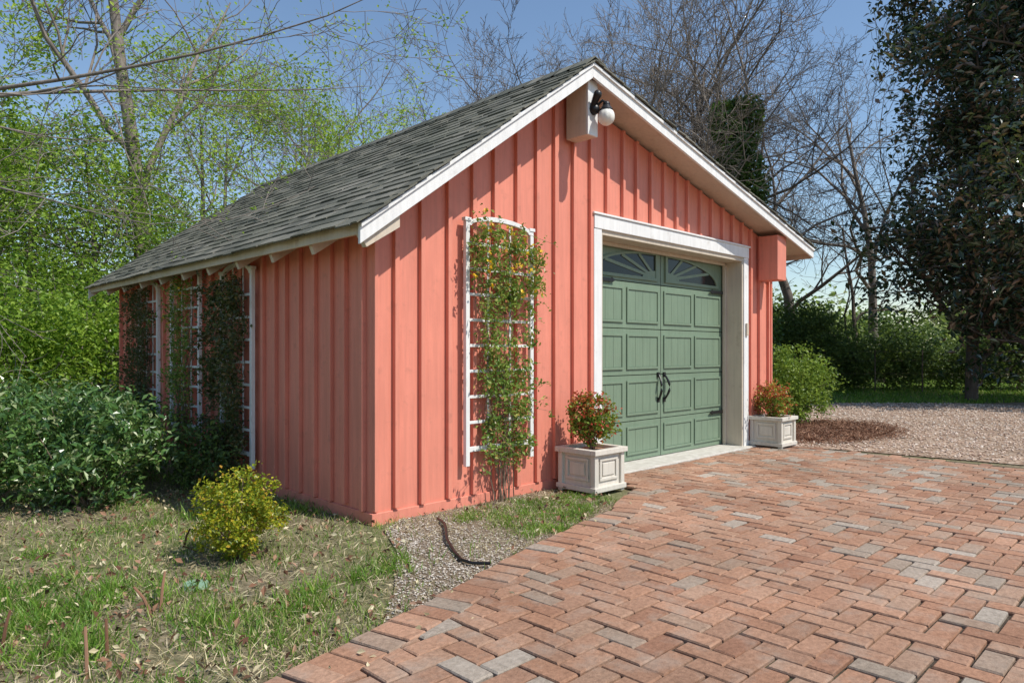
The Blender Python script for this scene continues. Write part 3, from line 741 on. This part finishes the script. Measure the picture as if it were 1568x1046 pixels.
for (d,Lb,r0,st0) in [((.62,-.62,.07),6.0,.030,(-2.7,6.0,3.5)),((.75,-.25,.20),6.0,.032,(-2.7,6.0,3.5)),((.45,-.70,.12),5.0,.022,(-3.2,6.3,2.9))]:
    d = np.array(d); d /= np.linalg.norm(d)
    grow(rng, np.array(st0), d, Lb, r0, 0, cfg, tbs, tps)
T = np.array([q[0] for q in tps]); T = T[rng.random(len(T))<.55]
P = np.repeat(T,4,axis=0)+rng.normal(size=(len(T)*4,3))*.05
make('overhanging_tree',[merge(tbs,0),leaves(P,.045,.55,1,.2,rng)],['bark','leaf_spring'],smooth=(0,))
mg = dict(kids=(31,8,5),start=(.06,.12,.1),ang=(45,80),len=(.22,.5,.5),up=(.1,.2,.2),rmin=.007)
mA = tree('magnolia_tree',108,12,.14,mg,True,12,.185,.45,.20,('bark_d','leaf_dark'),(16.2,.1,0),0,frac=.78)
inst('magnolia_tree',mA,(15.3,-1.7,0),2.,(1,1,1.0))
inst('magnolia_tree',mA,(18.4,-1.1,0),4.,(1.1,1.1,1.05))
inst('magnolia_tree',mA,(17.8,-4.2,0),5.,(1.1,1.1,1.05))
shrub('evergreen_tree',(17.2,4.4,-.03),(1.0,1.0,1.3),160,8000,.16,.10,.6,['bark_d','leaf_hedge'],None,10,.3,61)
for i,(x,y,r,h) in enumerate([(-.4,8.2,1.0,1.1),(-1.7,7.6,1.0,1.0),(.3,9.4,1.2,1.4),(-3.0,8.6,1.2,1.2),(-1.6,9.6,1.3,1.5),(1.4,8.6,.9,1.2)]):
    shrub('understory_shrub',(x,y,-.03),(r,r,h),110,6500,.20,.085,.6,['bark','leaf_mid'],None,16,.4,70+i,.5)
hp = []
rng = np.random.default_rng(80)
line = np.array([(14.2,7.2),(16.5,5.6),(18.6,3.6),(20.5,1.8),(22.9,-.9),(25,-5),(26,-9)])
for a in range(len(line)-1):
    for k in range(9):
        c = line[a]+(line[a+1]-line[a])*k/9+rng.normal(size=2)*.35; hh = rng.uniform(.6,1.3)
        P,_ = cloud((c[0],c[1],hh),(.7,.7,hh),40,1500,.15,rng); hp.append(P)
P = np.concatenate(hp); P = P[P[:,2]>-.03]
make('hedge',[leaves(P,.10,.6,0,.3,rng)],['leaf_hedge'])
hp, hq = [], []
for k in range(150):
    a = rng.uniform(-78,78); dist = rng.uniform(32,46); ar = math.radians(45.3+a*-1)
    x = -2.5+dist*math.cos(ar); y = -3.8+dist*math.sin(ar)
    hh = rng.uniform(1.2,2.3)+(1.2 if a<-5 else 0)
    P,_ = cloud((x,y,hh),(2.2,2.2,hh),60,700,.35,rng); (hp if rng.random()<.6 else hq).append(P)
M['leaf_far'] = leafmat('distant_leaves', [(0,(.12,.18,.06)),(.5,(.22,.29,.09)),(1,(.34,.40,.16))], .4, .6, .2)
make('distant_trees',[leaves(np.concatenate(hp),.30,.7,0,.4,rng),leaves(np.concatenate(hq),.30,.7,1,.4,rng)],['leaf_far','leaf_hedge'])
fp = []
fl = np.array([(13.6,6.3),(15.8,4.6),(17.9,2.7),(19.8,.9),(22.0,-1.6),(24.0,-5.4)])
for a in range(len(fl)-1):
    for k in range(2):
        c = fl[a]+(fl[a+1]-fl[a])*k/2; fp.append(tube([(c[0],c[1],-.1),(c[0],c[1],1.15)],.018,6))
for z in (.5,.85,1.1): fp.append(tube([(p[0],p[1],z) for p in fl],.004,4))
make('wire_fence',[merge(fp)],['bark_d'])

# ------------------------------------------------------------------ camera
cd = bpy.data.cameras.new('camera'); cam = bpy.data.objects.new('camera', cd); scene.collection.objects.link(cam)
cd.sensor_width = 36; cd.lens = 36*1065/1568; cd.clip_end = 1000; cd.clip_start = .05
cam.location = (-2.525,-3.832,1.09)
fw = Vector((.7034,.7108,0)).normalized()
cam.rotation_euler = fw.to_track_quat('-Z','Y').to_euler()
cd.shift_y = (539-523)/1568
scene.camera = cam
scene.view_settings.view_transform = 'Standard'; scene.view_settings.look = 'None'; scene.view_settings.exposure = 0
